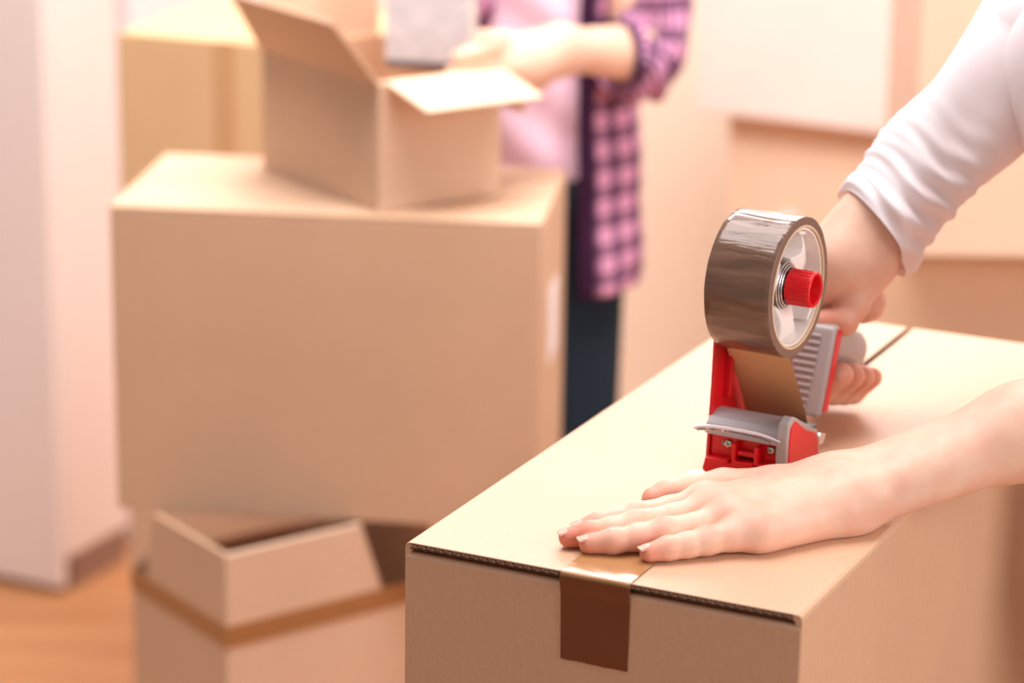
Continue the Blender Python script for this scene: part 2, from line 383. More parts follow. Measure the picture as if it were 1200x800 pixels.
flap((0, 0, OH), (0, OL, OH), (-0.053, 0, 0.067), 0.085, mo, .004, .030)          # over the left face, raised
flap((OW, 0, OH), (0.008, 0, OH), (0, -0.95, -0.25), 0.072, mf, -.004, .004)          # over the right face, spread
flap((0, OL, OH), (OW, OL, OH), (0, -0.05, 0.95), 0.085, mf)
flap((OW, OL, OH), (OW, 0, OH), (0.6, 0, -0.8), 0.065, mf)

# grey book lowered into the open box
book = empty('book', 'light grey book with a dark bottom edge, held over the open box', 'book',
             frame((-0.139, 2.935, 1.026), math.radians(-14)) @ Matrix.Rotation(math.radians(-4), 4, 'X'))
from_bm('cover', box_bm((0, 0, 0.008), (0.092, 0.004, 0.19)), M['book'], book, bevel=0.001)
from_bm('cover', box_bm((0, 0.028, 0.008), (0.092, 0.032, 0.19)), M['book'], book, bevel=0.001)
from_bm('spine', box_bm((0, 0, 0), (0.092, 0.032, 0.008)), M['book_dark'], book, bevel=0.002)
from_bm('page_block', box_bm((0.002, 0.004, 0.008), (0.089, 0.028, 0.186)), M['paper'], book)

# ------------------------------------------------------------------ the sharp box in front
TOP = 0.96308; FY = -0.44575
FM = frame((-0.06686, 1.68300, TOP), FY)      # u along the front edge, v away, w up from the top face
BW, BL, BH = 0.27, 0.6264, 0.42
fb = empty('cardboard_box', 'large sharp cardboard box in front, being sealed under the hands', 'box', FM @ Matrix.Translation((0, 0, -BH)))
H = BH; ct = 0.004
mc = M['card']
def grid_sheet(nu, nv, fn):
    bm = bmesh.new(); V = [[bm.verts.new(fn(i / nu, j / nv)) for j in range(nv + 1)] for i in range(nu + 1)]
    for i in range(nu):
        for j in range(nv): bm.faces.new((V[i][j], V[i+1][j], V[i+1][j+1], V[i][j+1]))
    return bm
# front wall curls over at its top into the inner flap
fp = [(0.0, -BH), (0.0, -0.0098), (0.0005, -0.0082), (0.0018, -0.0072), (0.004, -0.0070), (0.009, -0.0085), (0.11, -0.0105), (0.11, -0.0135), (0.006, -0.0115), (0.004, -0.013), (0.004, -BH)]
fp = [(y, z + H) for y, z in fp]
from_bm('front_panel', prism_bm(fp, 0.0006, BW - 0.0006, 'x'), mc, fb, bevel=0.0006)
bk = [(BL - y, z if y < .05 else z - .06) for y, z in fp]
from_bm('back_panel', prism_bm(bk, 0.0006, BW - 0.0006, 'x'), mc, fb, bevel=0.0006)
SU = 0.1345                                    # the seam
def curl(x0, x1, s):
    """side wall curling over into its major flap; x0 outer edge, x1 seam edge, s direction"""
    return [(x0, 0.0), (x0, H - 0.0040), (x0 + s * 0.0008, H - 0.0014), (x0 + s * 0.0028, H - 0.0001), (x0 + s * 0.006, H), (x1, H), (x1, H - 0.0038),
            (x0 + s * 0.0075, H - 0.0038), (x0 + s * 0.005, H - 0.0046), (x0 + s * 0.004, H - 0.007), (x0 + s * 0.004, 0.0)]
def side(x0, x1, s):
    bm = prism_bm(curl(x0, x1, s), 0.0005, BL - 0.0005, 'y')
    return from_bm('side_panel', bm, mc, fb, bevel=0.0005)
side(0.0, SU - 0.0026, 1); side(BW, SU + 0.0026, -1)
from_bm('bottom_panel', box_bm((ct, ct, 0), (BW - ct, BL - ct, ct)), mc, fb)
# raw corrugated edges of the two top flaps: a wavy medium between two liners
def flutes(x0, x1):
    n = int((x1 - x0) / 0.0006); bm = bmesh.new(); rows = []
    for i in range(n + 1):
        x = x0 + (x1 - x0) * i / n; z = H - 0.0019 + 0.0013 * math.sin(2 * math.pi * x / 0.0062)
        rows.append([bm.verts.new((x, -0.0004, z - .0002)), bm.verts.new((x, -0.0004, z + .0002)), bm.verts.new((x, 0.004, z + .0002)), bm.verts.new((x, 0.004, z - .0002))])
    for i in range(n):
        A, B = rows[i], rows[i+1]
        for k in range(4): bm.faces.new((A[k], A[(k+1) % 4], B[(k+1) % 4], B[k]))
    return bm
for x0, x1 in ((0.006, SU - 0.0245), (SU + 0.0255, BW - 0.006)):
    o = from_bm('flute_edge', flutes(x0, x1), M['card_edge_shade'], fb); o['kind'] = 'stuff'
    from_bm('liner_edge', box_bm((x0 - .002, -0.0006, H - 0.0008), (x1, 0.001, H - 0.0003)), M['card_edge_shade'], fb)
    from_bm('liner_edge', box_bm((x0 - .002, -0.0006, H - 0.0038), (x1, 0.001, H - 0.0033)), M['card_edge_shade'], fb)
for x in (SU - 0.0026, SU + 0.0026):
    from_bm('seam_shade_strip', box_bm((x - .0003, 0.004, H - 0.0036), (x + .0003, BL - 0.001, H - 0.0003)), M['card_edge_shade'], fb)  # dark strips on the cut faces, painting the shade inside the seam
# tape strip over the edge, with wrinkles and a torn end
def noise1(seed, n=8, lo=1.0, hi=8.0):
    rs = random.Random(seed); T = [(rs.uniform(lo, hi), rs.uniform(0, 6.28), rs.uniform(.4, 1)) for _ in range(n)]
    s = sum(a for _, _, a in T)
    return lambda x: sum(a * math.sin(w * x + p) for w, p, a in T) / s
na = noise1(3, 10, 120, 900); nb = noise1(5, 8, 40, 160); nc = noise1(9, 8, 60, 200)
T0, T1 = 0.1105, 0.1580
def tape_front(s, q):
    x = T0 + (T1 - T0) * s + 0.0008 * q * (1 - 2 * s)
    q0_ = q
    end = -0.0585 + 0.0006 * na(x) + 0.004 * 0 
    z = -0.0022 + (end + 0.0022) * q
    y = -0.0007 - 0.0003 * nb(x * 1.3 + z)
    if q < .2: y -= (1 - q / .2) ** .6 * 0.0022
    return (x, y, H + z)
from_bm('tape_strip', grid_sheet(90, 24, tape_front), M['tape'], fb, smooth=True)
def tape_fold(s, q):
    x = T0 + (T1 - T0) * s; wr = 0.00035 * nb(x * 1.5)
    if q < .12: return (x, -0.0016 - wr, H - 0.0066 + 0.0052 * q / .12)
    if q < .2:
        t_ = (q - .12) / .08 * math.pi / 2
        return (x, -0.0016 - wr * math.cos(t_) + 0.0020 * (1 - math.cos(t_)), H - 0.0014 + 0.0020 * math.sin(t_))
    v = 0.0004 + 0.215 * ((q - .2) / .8) ** 1.8
    return (x, v, H + 0.0006 + 0.0003 * (1 + nb(x * 1.5 + v * 2.1)) * min(1, v / .004))
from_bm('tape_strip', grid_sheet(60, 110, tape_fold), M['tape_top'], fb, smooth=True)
# what the box stands on (below the frame)
closed_box('cardboard_box', 'lower cardboard box carrying the box being sealed', (-0.06686, 1.68300, 0.0), FY, BW, BL, TOP - BH - 0.0005, M['card'], seam='y', tape=False)

# ------------------------------------------------------------------ tape dispenser
GY = math.radians(-29.5)
GM = frame((0.1352, 1.8246, TOP + 0.0002), GY)  # a across (axis of the roll), b away, z up
gun = empty('tape_dispenser', 'red and grey packing tape dispenser with brown roll, standing on the sharp box', 'tape dispenser', GM)
RC = (0.027, 0.1335)
from_bm('side_plate', prism_bm([(0.001, 0.001), (0.0, 0.012), (0.0045, 0.060), (0.006, 0.092), (0.012, 0.150), (0.042, 0.150), (0.055, 0.104), (0.098, 0.082), (0.115, 0.078), (0.112, 0.060), (0.09, 0.048), (0.064, 0.020), (0.052, 0.001)], -0.0015, 0.0012), M['red_paint'], gun, bevel=0.0008)
from_bm('plate_rib', prism_bm([(0.020, 0.050), (0.024, 0.090), (0.028, 0.090), (0.025, 0.050)], 0.001, 0.006), M['red_paint'], gun, bevel=0.0008)
# roll
def rwob(a, t, r):
    return 0.00012 * math.sin(7 * t + a * 160) + 0.00010 * math.sin(17 * t - a * 90) + .00006 * math.sin(31 * t + a * 300)
NA = 10; prof = [(0.0035 + 0.047 * i / NA, 0.0482) for i in range(NA + 1)]
prof = prof + [(0.0508, 0.0478), (0.0508, 0.0425), (0.0032, 0.0425), (0.0032, 0.0478)]
roll = from_bm('tape_roll', lathe_bm(prof, 160, center=RC, rfun=lambda a, t, r: rwob(a, t, r) if r > .0475 else 0), [M['tape_roll'], M['tape_side']], gun, smooth=True)
for p in roll.data.polygons:
    if abs(p.normal.x) > .7: p.material_index = 1; p.use_smooth = False
from_bm('cardboard_core', lathe_bm([(0.003, 0.0425), (0.0512, 0.0425), (0.0512, 0.0408), (0.003, 0.0408)], 96, center=RC), M['core'], roll, smooth=False, bevel=.0003)
# hub wheel inside the core
from_bm('hub_rim', lathe_bm([(0.010, 0.0406), (0.0495, 0.0406), (0.0495, 0.0392), (0.010, 0.0392)], 96, center=RC), M['white_plastic'], gun, smooth=False)
from_bm('hub_disc', lathe_bm([(0.020, 0.0385), (0.0235, 0.0385), (0.030, 0.014), (0.026, 0.010), (0.020, 0.010)], 64, center=RC), M['clear_plastic'], gun, smooth=True)
for k in range(3):
    t0 = math.radians(22 + 120 * k)
    bm = bmesh.new()
    prev = None; N = 10
    for i in range(N + 1):
        r_ = 0.013 + 0.0265 * i / N; t_ = t0 + 0.32 * (i / N) ** 1.5; w_ = 0.0115 + 0.010 * abs(i / N - .5)
        c = Vector((0, RC[0] + r_ * math.cos(t_), RC[1] + r_ * math.sin(t_))); n_ = Vector((0, -math.sin(t_), math.cos(t_)))
        a1 = 0.041 + 0.004 * math.sin(i / N * 3.14)
        ring = [bm.verts.new(c + n_ * w_ + Vector((0.022, 0, 0))), bm.verts.new(c + n_ * w_ * .8 + Vector((a1, 0, 0))), bm.verts.new(c - n_ * w_ * .6 + Vector((a1 - .002, 0, 0))), bm.verts.new(c - n_ * w_ * .8 + Vector((0.022, 0, 0)))]
        if prev:
            for q in range(4): bm.faces.new((prev[q], prev[(q+1) % 4], ring[(q+1) % 4], ring[q]))
        else: bm.faces.new(ring)
        prev = ring
    bm.faces.new(prev[::-1])
    from_bm('hub_spoke', bm, M['white_plastic'], gun, bevel=0.0012, smooth=True)
    # flexible tongue pressing on the core
    tt = t0 + 0.95
    c = Vector((0, RC[0] + 0.0355 * math.cos(tt), RC[1] + 0.0355 * math.sin(tt))); n_ = Vector((0, -math.sin(tt), math.cos(tt))); rr = Vector((0, math.cos(tt), math.sin(tt)))
    from_bm('hub_tongue', hexa_bm([c + n_*.006 + Vector((.022,0,0)), c - n_*.006 + Vector((.022,0,0)), c - n_*.005 + Vector((.0485,0,0)), c + n_*.005 + Vector((.0485,0,0)),
                                   c + n_*.006 + rr*.0025 + Vector((.022,0,0)), c - n_*.006 + rr*.0025 + Vector((.022,0,0)), c - n_*.005 + rr*.0025 + Vector((.0485,0,0)), c + n_*.005 + rr*.0025 + Vector((.0485,0,0))]), M['white_plastic'], gun, bevel=0.0008)
from_bm('hub_collar', lathe_bm([(0.022, 0.0165), (0.040, 0.0162), (0.041, 0.0150), (0.041, 0.0100), (0.022, 0.0100)], 48, center=RC), M['metal_dark'], gun, smooth=False, bevel=.0004)
for q, (aa, rr_) in enumerate(((0.0416, 0.0160), (0.0428, 0.0147), (0.0440, 0.0134))):
    bm = lathe_bm([(aa + 0.0006 * math.cos(u), rr_ + 0.0006 * math.sin(u)) for u in [6.283 * i / 8 for i in range(8)]], 48, center=RC)
    from_bm('spring_coil', bm, M['metal'], gun, smooth=True)
def knurl(a, t, r): return (0.00022 * (1 if math.sin(48 * t) > 0 else -1)) if r > 0.0115 and a < 0.0618 else 0
knob = from_bm('knob', lathe_bm([(0.0455, 0.0122), (0.0612, 0.0122), (0.0632, 0.0119), (0.0638, 0.0108), (0.0625, 0.0100), (0.0530, 0.0092), (0.0525, 0.0), (0.0455, 0.0)], 192, center=RC, rfun=knurl), M['red'], gun, smooth=False)
from_bm('axle_pin', lathe_bm([(0.050, 0.0), (0.0575, 0.0), (0.0582, 0.0028), (0.057, 0.0034), (0.050, 0.0034)], 24, center=RC), M['metal'], knob, smooth=True)
# tape running from the roll to the roller
def web(s, q):
    b0, z0, b1, z1 = 0.016, 0.0885, 0.056, 0.026
    x = 0.0035 + 0.047 * s
    return (x, b0 + (b1 - b0) * q + 0.0015 * math.sin(3.14 * q), z0 + (z1 - z0) * q)
from_bm('tape_web', grid_sheet(10, 16, web), M['tape_web'], gun, smooth=True)
from_bm('roller', lathe_bm([(0.003, 0.0), (0.003, 0.009), (0.052, 0.009), (0.052, 0.0)], 32, center=(0.052, 0.0175)), M['grey'], gun, bevel=.0005)
# grey hood over the blade, bent sheet
hood = [(-0.0040, 0.0300), (-0.0036, 0.0330), (-0.0016, 0.0372), (0.0022, 0.0408), (0.0075, 0.0432), (0.0130, 0.0440), (0.020, 0.0432), (0.020, 0.0414), (0.0130, 0.0422), (0.0078, 0.0414), (0.0034, 0.0392), (0.0000, 0.0360), (-0.0018, 0.0325), (-0.0022, 0.0300)]
from_bm('hood', prism_bm(hood, -0.0005, 0.0530), M['grey_light'], gun, smooth=False, bevel=.0003)
cap = [(-0.0036, 0.001), (-0.0036, 0.036), (-0.001, 0.0455), (0.0055, 0.0492), (0.0100, 0.0478), (0.0294, 0.0378), (0.0477, 0.0288), (0.0525, 0.0232), (0.0545, 0.010), (0.052, 0.001)]
ec = from_bm('end_cap', prism_bm(cap, 0.0525, 0.0605), M['grey'], gun, bevel=0.0012)
cen = Vector((0.022, 0.022)); ins = []
for y, z in cap:
    v = Vector((y, z)) - cen; ins.append(tuple(cen + v * (1 - 0.0042 / v.length)))
from_bm('cap_panel', prism_bm(ins, 0.060, 0.0612), M['red'], ec, bevel=0.0006)
# front block with screws and slots
fbk = from_bm('front_block', box_bm((0.001, 0.003, 0.001), (0.0530, 0.030, 0.0305)), M['red'], gun, bevel=0.001)
lower = [(-0.001, 0.0045), (0.003, 0.0005), (0.0140, -0.0002), (0.022, 0.0010), (0.0530, 0.0022), (0.0530, 0.0165), (0.0405, 0.0150), (0.0400, 0.0120), (0.0372, 0.0118), (0.0368, 0.0146), (0.0212, 0.0138), (0.0208, 0.0112), (0.0180, 0.0110), (0.0176, 0.0136), (0.0010, 0.0132)]
from_bm('brake_plate', prism_bm(lower, -0.0055, 0.003, 'y'), M['red'], gun, bevel=0.0006)
for x in (0.0205, 0.0372):
    from_bm('brake_tab', box_bm((x, -0.0052, 0.0130), (x + 0.0030, 0.004, 0.0262)), M['red'], gun, bevel=0.0009)
from_bm('slot_shade', box_bm((0.0238, 0.0016, 0.0150), (0.0372, 0.0031, 0.0176)), M['gap'], gun)  # raised dark bar, its colour stands for the shade in a slot
from_bm('cross_bar', box_bm((0.0238, -0.003, 0.0178), (0.0372, 0.004, 0.0212)), M['red'], gun, bevel=0.0008)
for x, z in ((0.0150, 0.0228), (0.0465, 0.0238)):
    sc = from_bm('screw', lathe_bm([(0, 0.0), (0, 0.0036), (0.0012, 0.0034), (0.0022, 0.0022), (0.0025, 0.0)], 24), M['screw'], gun,
                 Matrix.Translation((x, 0.003, z)) @ Matrix.Rotation(-math.pi / 2, 4, 'Z'), smooth=True)
    for rot in (0.5, 0.5 + math.pi / 2):
        from_bm('screw_slot', box_bm((0.0019, -0.0022, -0.0004), (0.0027, 0.0022, 0.0004)), M['metal_dark'], sc, Matrix.Rotation(rot, 4, 'X'))
    sx_ = x - 0.0052 if x < .03 else x + 0.0030
    from_bm('screw_slotway', box_bm((sx_, 0.0020, z - 0.0016), (sx_ + 0.0034, 0.0032, z + 0.0016)), M['metal_dark'], gun)
# curled white guard strip with a row of teeth
GP = [(0.0560, -0.0036, 0.0336), (0.0500, -0.0052, 0.0360), (0.0430, -0.0075, 0.0384), (0.0340, -0.0100, 0.0398), (0.0240, -0.0115, 0.0403), (0.0140, -0.0112, 0.0399), (0.0040, -0.0098, 0.0385), (-0.0040, -0.0085, 0.0362), (-0.0068, -0.008, 0.0345)]
GH = [0.0006, 0.0022, 0.0038, 0.0052, 0.0060, 0.0062, 0.0062, 0.0050, 0.0012]
bm = bmesh.new(); prev = None
def cat(P, i, t):
    p0 = P[max(i-1, 0)]; p1 = P[i]; p2 = P[i+1]; p3 = P[min(i+2, len(P)-1)]
    return [.5 * (2*b_ + (c_-a_)*t + (2*a_-5*b_+4*c_-d_)*t*t + (3*b_-a_-3*c_+d_)*t**3) for a_, b_, c_, d_ in zip(p0, p1, p2, p3)]
for i in range(len(GP) - 1):
    for k in range(10):
        tt = k / 10; p = cat(GP, i, tt); hh = .72 * (GH[i] * (1 - tt) + GH[i+1] * tt)
        rg = [bm.verts.new((p[0], p[1], p[2])), bm.verts.new((p[0], p[1] - .0014, p[2] - .0006)), bm.verts.new((p[0], p[1] - 0.0004, p[2] - hh)), bm.verts.new((p[0], p[1] + .0006, p[2] - hh))]
        if prev:
            for q in range(4): bm.faces.new((prev[q], prev[(q+1) % 4], rg[(q+1) % 4], rg[q]))
        prev = rg
gs = from_bm('blade_guard', bm, M['clear_plastic'], gun, smooth=True)
bm = bmesh.new()
for i in range(1, 7):
    for k in range(0, 10, 1):
        p = cat(GP, i, k / 10)
        if i in (2, 3) or random.random() < .45: box_bm((p[0] - .00035, p[1] - .0021, p[2] - .0034), (p[0] + .00035, p[1] - .0010, p[2] - .0026), bm)
o = from_bm('guard_teeth', bm, M['metal_dark'], gs); o['kind'] = 'stuff'
# blade spring showing behind the cap
from_bm('blade', prism_bm([(0.048, 0.016), (0.060, 0.015), (0.064, 0.021), (0.056, 0.0235), (0.050, 0.021)], 0.030, 0.0605), M['metal'], gun, bevel=0.0006)
from_bm('blade_lever', prism_bm([(0.050, 0.024), (0.054, 0.024), (0.052, 0.031), (0.048, 0.030)], 0.040, 0.058), M['metal_dark'], gun, bevel=0.0006)
# ridged grey shield and grip
SF0 = Vector((0.045, 0.1097, 0.0840)); 
def shp(a, q, dpt=0.0):   # q 0 top .. 1 bottom, dpt into the shield
    return Vector((a, 0.1097 - 0.0235 * q + dpt, 0.0840 - 0.0615 * q))
def shield(dp0, dp1, a_l0, a_l1, a_r, q0, q1):
    return [shp(a_l0, q0, dp0), shp(a_r, q0, dp0), shp(a_r, q1, dp0), shp(a_l1, q1, dp0), shp(a_l0, q0, dp1), shp(a_r, q0, dp1), shp(a_r, q1, dp1), shp(a_l1, q1, dp1)]
sh = from_bm('grip_shield', hexa_bm(shield(0, 0.0170, 0.006, 0.027, 0.045, 0, 1)), M['grey'], gun, bevel=0.0035, segs=3)
from_bm('shield_panel', hexa_bm([shp(0.0445, .05, .004), shp(0.0457, .05, .004), shp(0.0457, .955, .004), shp(0.0445, .955, .004), shp(0.0445, .05, .0136), shp(0.0457, .05, .0136), shp(0.0457, .955, .0136), shp(0.0445, .955, .0136)]), M['red'], sh, bevel=0.0005)
for k in range(11):
    q = 0.10 + 0.078 * k
    al = 0.009 + 0.021 * q; ar = 0.0355 - 0.002 * q
    from_bm('ridge', hexa_bm([shp(al, q, -0.0012), shp(ar, q, -0.0012), shp(ar, q + .030, -0.0012), shp(al, q + .030, -0.0012), shp(al, q, .001), shp(ar, q, .001), shp(ar, q + .030, .001), shp(al, q + .030, .001)]), M['grey'], sh, bevel=0.0004)
bm = bmesh.new(); prev = None
for i in range(17):
    s = i / 16; bb_ = 0.120 + 0.080 * s; zz = 0.0650 - 0.0240 * s; r_ = 0.0135 * (1 if s < .85 else math.sqrt(max(0.02, 1 - ((s - .85) / .152) ** 2)))
    rg = [bm.verts.new((0.0245 + r_ * .92 * math.cos(u), bb_ + .3 * r_ * math.sin(u), zz + r_ * 1.1 * math.sin(u))) for u in [6.283 * k / 20 for k in range(20)]]
    if prev:
        for q in range(20): bm.faces.new((prev[q], prev[(q+1) % 20], rg[(q+1) % 20], rg[q]))
    else: bm.faces.new(rg)
    prev = rg
bm.faces.new(prev[::-1])
from_bm('grip', bm, M['grey'], gun, smooth=True)

# ------------------------------------------------------------------ implicit surfaces for bodies
def surface_nets(f, lo, hi, h, block=6):
    lo = np.array(lo, float); hi = np.array(hi, float)
    nb_ = np.ceil((hi - lo) / (h * block)).astype(int); n = nb_ * block + 1
    ax = [lo[i] + h * np.arange(n[i]) for i in range(3)]
    cx = [lo[i] + h * block * (np.arange(nb_[i]) + .5) for i in range(3)]
    C_ = np.stack(np.meshgrid(*cx, indexing='ij'), -1).reshape(-1, 3)
    fc = f(C_); act = np.abs(fc) < h * block * 1.05 + 0.002
    F = np.repeat(np.repeat(np.repeat(fc.reshape(nb_), block, 0), block, 1), block, 2).astype(np.float32)
    F = np.pad(F, ((0, 1),) * 3, mode='edge')
    idx = np.argwhere(act.reshape(nb_)); off = np.stack(np.meshgrid(*[np.arange(block + 1)] * 3, indexing='ij'), -1).reshape(-1, 3)
    for s in range(0, len(idx), 1500):
        I = (idx[s:s+1500, None, :] * block + off[None]).reshape(-1, 3)
        F[I[:, 0], I[:, 1], I[:, 2]] = f(lo + I * h)
    ins_ = F < 0
    cells = None; cnt = np.zeros(tuple(n - 1), np.int8)
    for dx in (0, 1):
        for dy in (0, 1):
            for dz in (0, 1): cnt += ins_[dx:n[0]-1+dx, dy:n[1]-1+dy, dz:n[2]-1+dz]
    cells = np.argwhere((cnt > 0) & (cnt < 8))
    vid = -np.ones(tuple(n - 1), np.int32); vid[cells[:, 0], cells[:, 1], cells[:, 2]] = np.arange(len(cells))
    acc = np.zeros((len(cells), 3)); num = np.zeros(len(cells))
    cor = [(0,0,0),(1,0,0),(0,1,0),(1,1,0),(0,0,1),(1,0,1),(0,1,1),(1,1,1)]
    for a in range(8):
        for axis in range(3):
            if cor[a][axis]: continue
            b_ = list(cor[a]); b_[axis] = 1
            A = cells + np.array(cor[a]); B = cells + np.array(b_)
            fa = F[A[:, 0], A[:, 1], A[:, 2]]; fb_ = F[B[:, 0], B[:, 1], B[:, 2]]
            mk = (fa < 0) != (fb_ < 0); tt = np.where(mk, fa / np.where(fa == fb_, 1, fa - fb_), 0)
            acc += np.where(mk[:, None], A + (B - A) * tt[:, None], 0); num += mk
    V = lo + h * acc / num[:, None]
    for _ in range(2):      # pull the vertices onto the surface
        e_ = h * .3; f0 = f(V); G = np.stack([(f(V + np.eye(3)[i] * e_) - f(V - np.eye(3)[i] * e_)) / (2 * e_) for i in range(3)], -1)
        g2 = np.maximum((G * G).sum(1), .05); st = -(f0 / g2)[:, None] * G
        sl = np.linalg.norm(st, axis=1); V = V + st * np.minimum(1, h * .6 / np.maximum(sl, 1e-9))[:, None]
    quads = []
    for axis in range(3):
        u, v = (axis + 1) % 3, (axis + 2) % 3
        sl0 = [slice(None)] * 3; sl1 = [slice(None)] * 3; sl0[axis] = slice(0, -1); sl1[axis] = slice(1, None)
        a = ins_[tuple(sl0)]; b_ = ins_[tuple(sl1)]; E = np.argwhere(a != b_)
        E = E[(E[:, u] > 0) & (E[:, v] > 0) & (E[:, u] < n[u] - 1) & (E[:, v] < n[v] - 1)]
        if not len(E): continue
        sgn = a[E[:, 0], E[:, 1], E[:, 2]]
        du = np.eye(3, dtype=int)[u]; dv = np.eye(3, dtype=int)[v]
        q = [vid[tuple(x.T)] for x in (E - du - dv, E - dv, E, E - du)]
        Q = np.stack(q, 1); Q[~sgn] = Q[~sgn][:, ::-1]; quads.append(Q)
    return V, np.concatenate(quads)

def rcone(P, a, b_, r0, r1):
    a = np.array(a, float); b_ = np.array(b_, float); ba = b_ - a; l2 = ba @ ba; pa = P - a
    t_ = np.clip((pa @ ba) / l2, 0, 1)
    return np.linalg.norm(pa - t_[:, None] * ba, axis=1) - (r0 + (r1 - r0) * t_)
def ell(P, c, r, R_=None):
    q = P - np.array(c, float)
    if R_ is not None: q = q @ R_
    k = q / np.array(r, float); k0 = np.linalg.norm(k, axis=1); k1 = np.linalg.norm(k / np.array(r, float), axis=1)
    return k0 * (k0 - 1) / np.maximum(k1, 1e-6)
def smin(a, b_, k):
    h_ = np.clip(.5 + .5 * (b_ - a) / k, 0, 1); return b_ * (1 - h_) + a * h_ - k * h_ * (1 - h_)

def mesh_from(V, Q, M4=None):
    if M4 is not None:
        A = np.array(M4); V = V @ A[:3, :3].T + A[:3, 3]
    return V, Q
def build_mesh(name, parts, m, parent=None, attrs=None, lab=None):
    """parts: list of (V, Q) joined into one mesh"""
    Vs = np.concatenate([p[0] for p in parts]); off = np.cumsum([0] + [len(p[0]) for p in parts])
    Qs = np.concatenate([p[1] + off[i] for i, p in enumerate(parts)])
    me = bpy.data.meshes.new(name); me.vertices.add(len(Vs)); me.vertices.foreach_set('co', Vs.astype(np.float32).ravel())
    me.loops.add(Qs.size); me.loops.foreach_set('vertex_index', Qs.astype(np.int32).ravel())
    me.polygons.add(len(Qs)); me.polygons.foreach_set('loop_start', np.arange(0, Qs.size, 4, dtype=np.int32))
    me.update(calc_edges=True); me.validate()
    if attrs is not None and len(me.vertices) == len(attrs):
        at = me.attributes.new('flush', 'FLOAT', 'POINT'); at.data.foreach_set('value', attrs.astype(np.float32))
    return link(name, me, m, parent, smooth=True)

def chain(P, pts, k=0.003):
    d_ = None
    for (p0, r0), (p1, r1) in zip(pts[:-1], pts[1:]):
        x = rcone(P, p0, p1, r0, r1); d_ = x if d_ is None else smin(d_, x, k)
    return d_
def blob(P, c, r): return np.exp(-((P - np.array(c)) ** 2).sum(1) / (r * r))

# ---- near hand, flat on the box (frame u, v, w of the box top)
LF = {
 'little': [((0.2056,0.0917,0.0125),0.0112), ((0.1930,0.0790,0.0112),0.0092), ((0.1807,0.0670,0.0100),0.0088), ((0.1710,0.0575,0.0084),0.0079), ((0.1618,0.0485,0.0076),0.0075), ((0.1530,0.0395,0.0064),0.0062)],
 'ring': [((0.1858,0.0973,0.0152),0.0114), ((0.1690,0.0800,0.0125),0.0096), ((0.1528,0.0640,0.0118),0.0094), ((0.1395,0.0530,0.0094),0.0084), ((0.1268,0.0425,0.0082),0.0080), ((0.1135,0.0352,0.0066),0.0065)],
 'middle': [((0.1685,0.1090,0.0155),0.0115), ((0.1500,0.0865,0.0130),0.0097), ((0.1324,0.0665,0.0124),0.0095), ((0.1195,0.0560,0.0098),0.0085), ((0.1083,0.0470,0.0084),0.0081), ((0.0975,0.0395,0.0068),0.0067)],
 'index': [((0.1570,0.1240,0.0130),0.0114), ((0.1405,0.1030,0.0118),0.0094), ((0.1255,0.0825,0.0116),0.0092), ((0.1150,0.0730,0.0096),0.0083), ((0.1060,0.0650,0.0082),0.0079), ((0.0985,0.0585,0.0066),0.0065)],
 'thumb': [((0.1880,0.1680,0.0135),0.0150), ((0.1540,0.1630,0.0118),0.0118), ((0.1335,0.1435,0.0112),0.0102), ((0.1265,0.1340,0.0104),0.0098), ((0.1200,0.1250,0.0092),0.0084)],
}
WC = np.array((0.2342, 0.1660, 0.0195)); 
FA = np.array((0.3330, 0.2380, 0.0565)); ELB = np.array((0.430, 0.312, 0.095))
side_v = np.array((0.65, -0.76, 0))
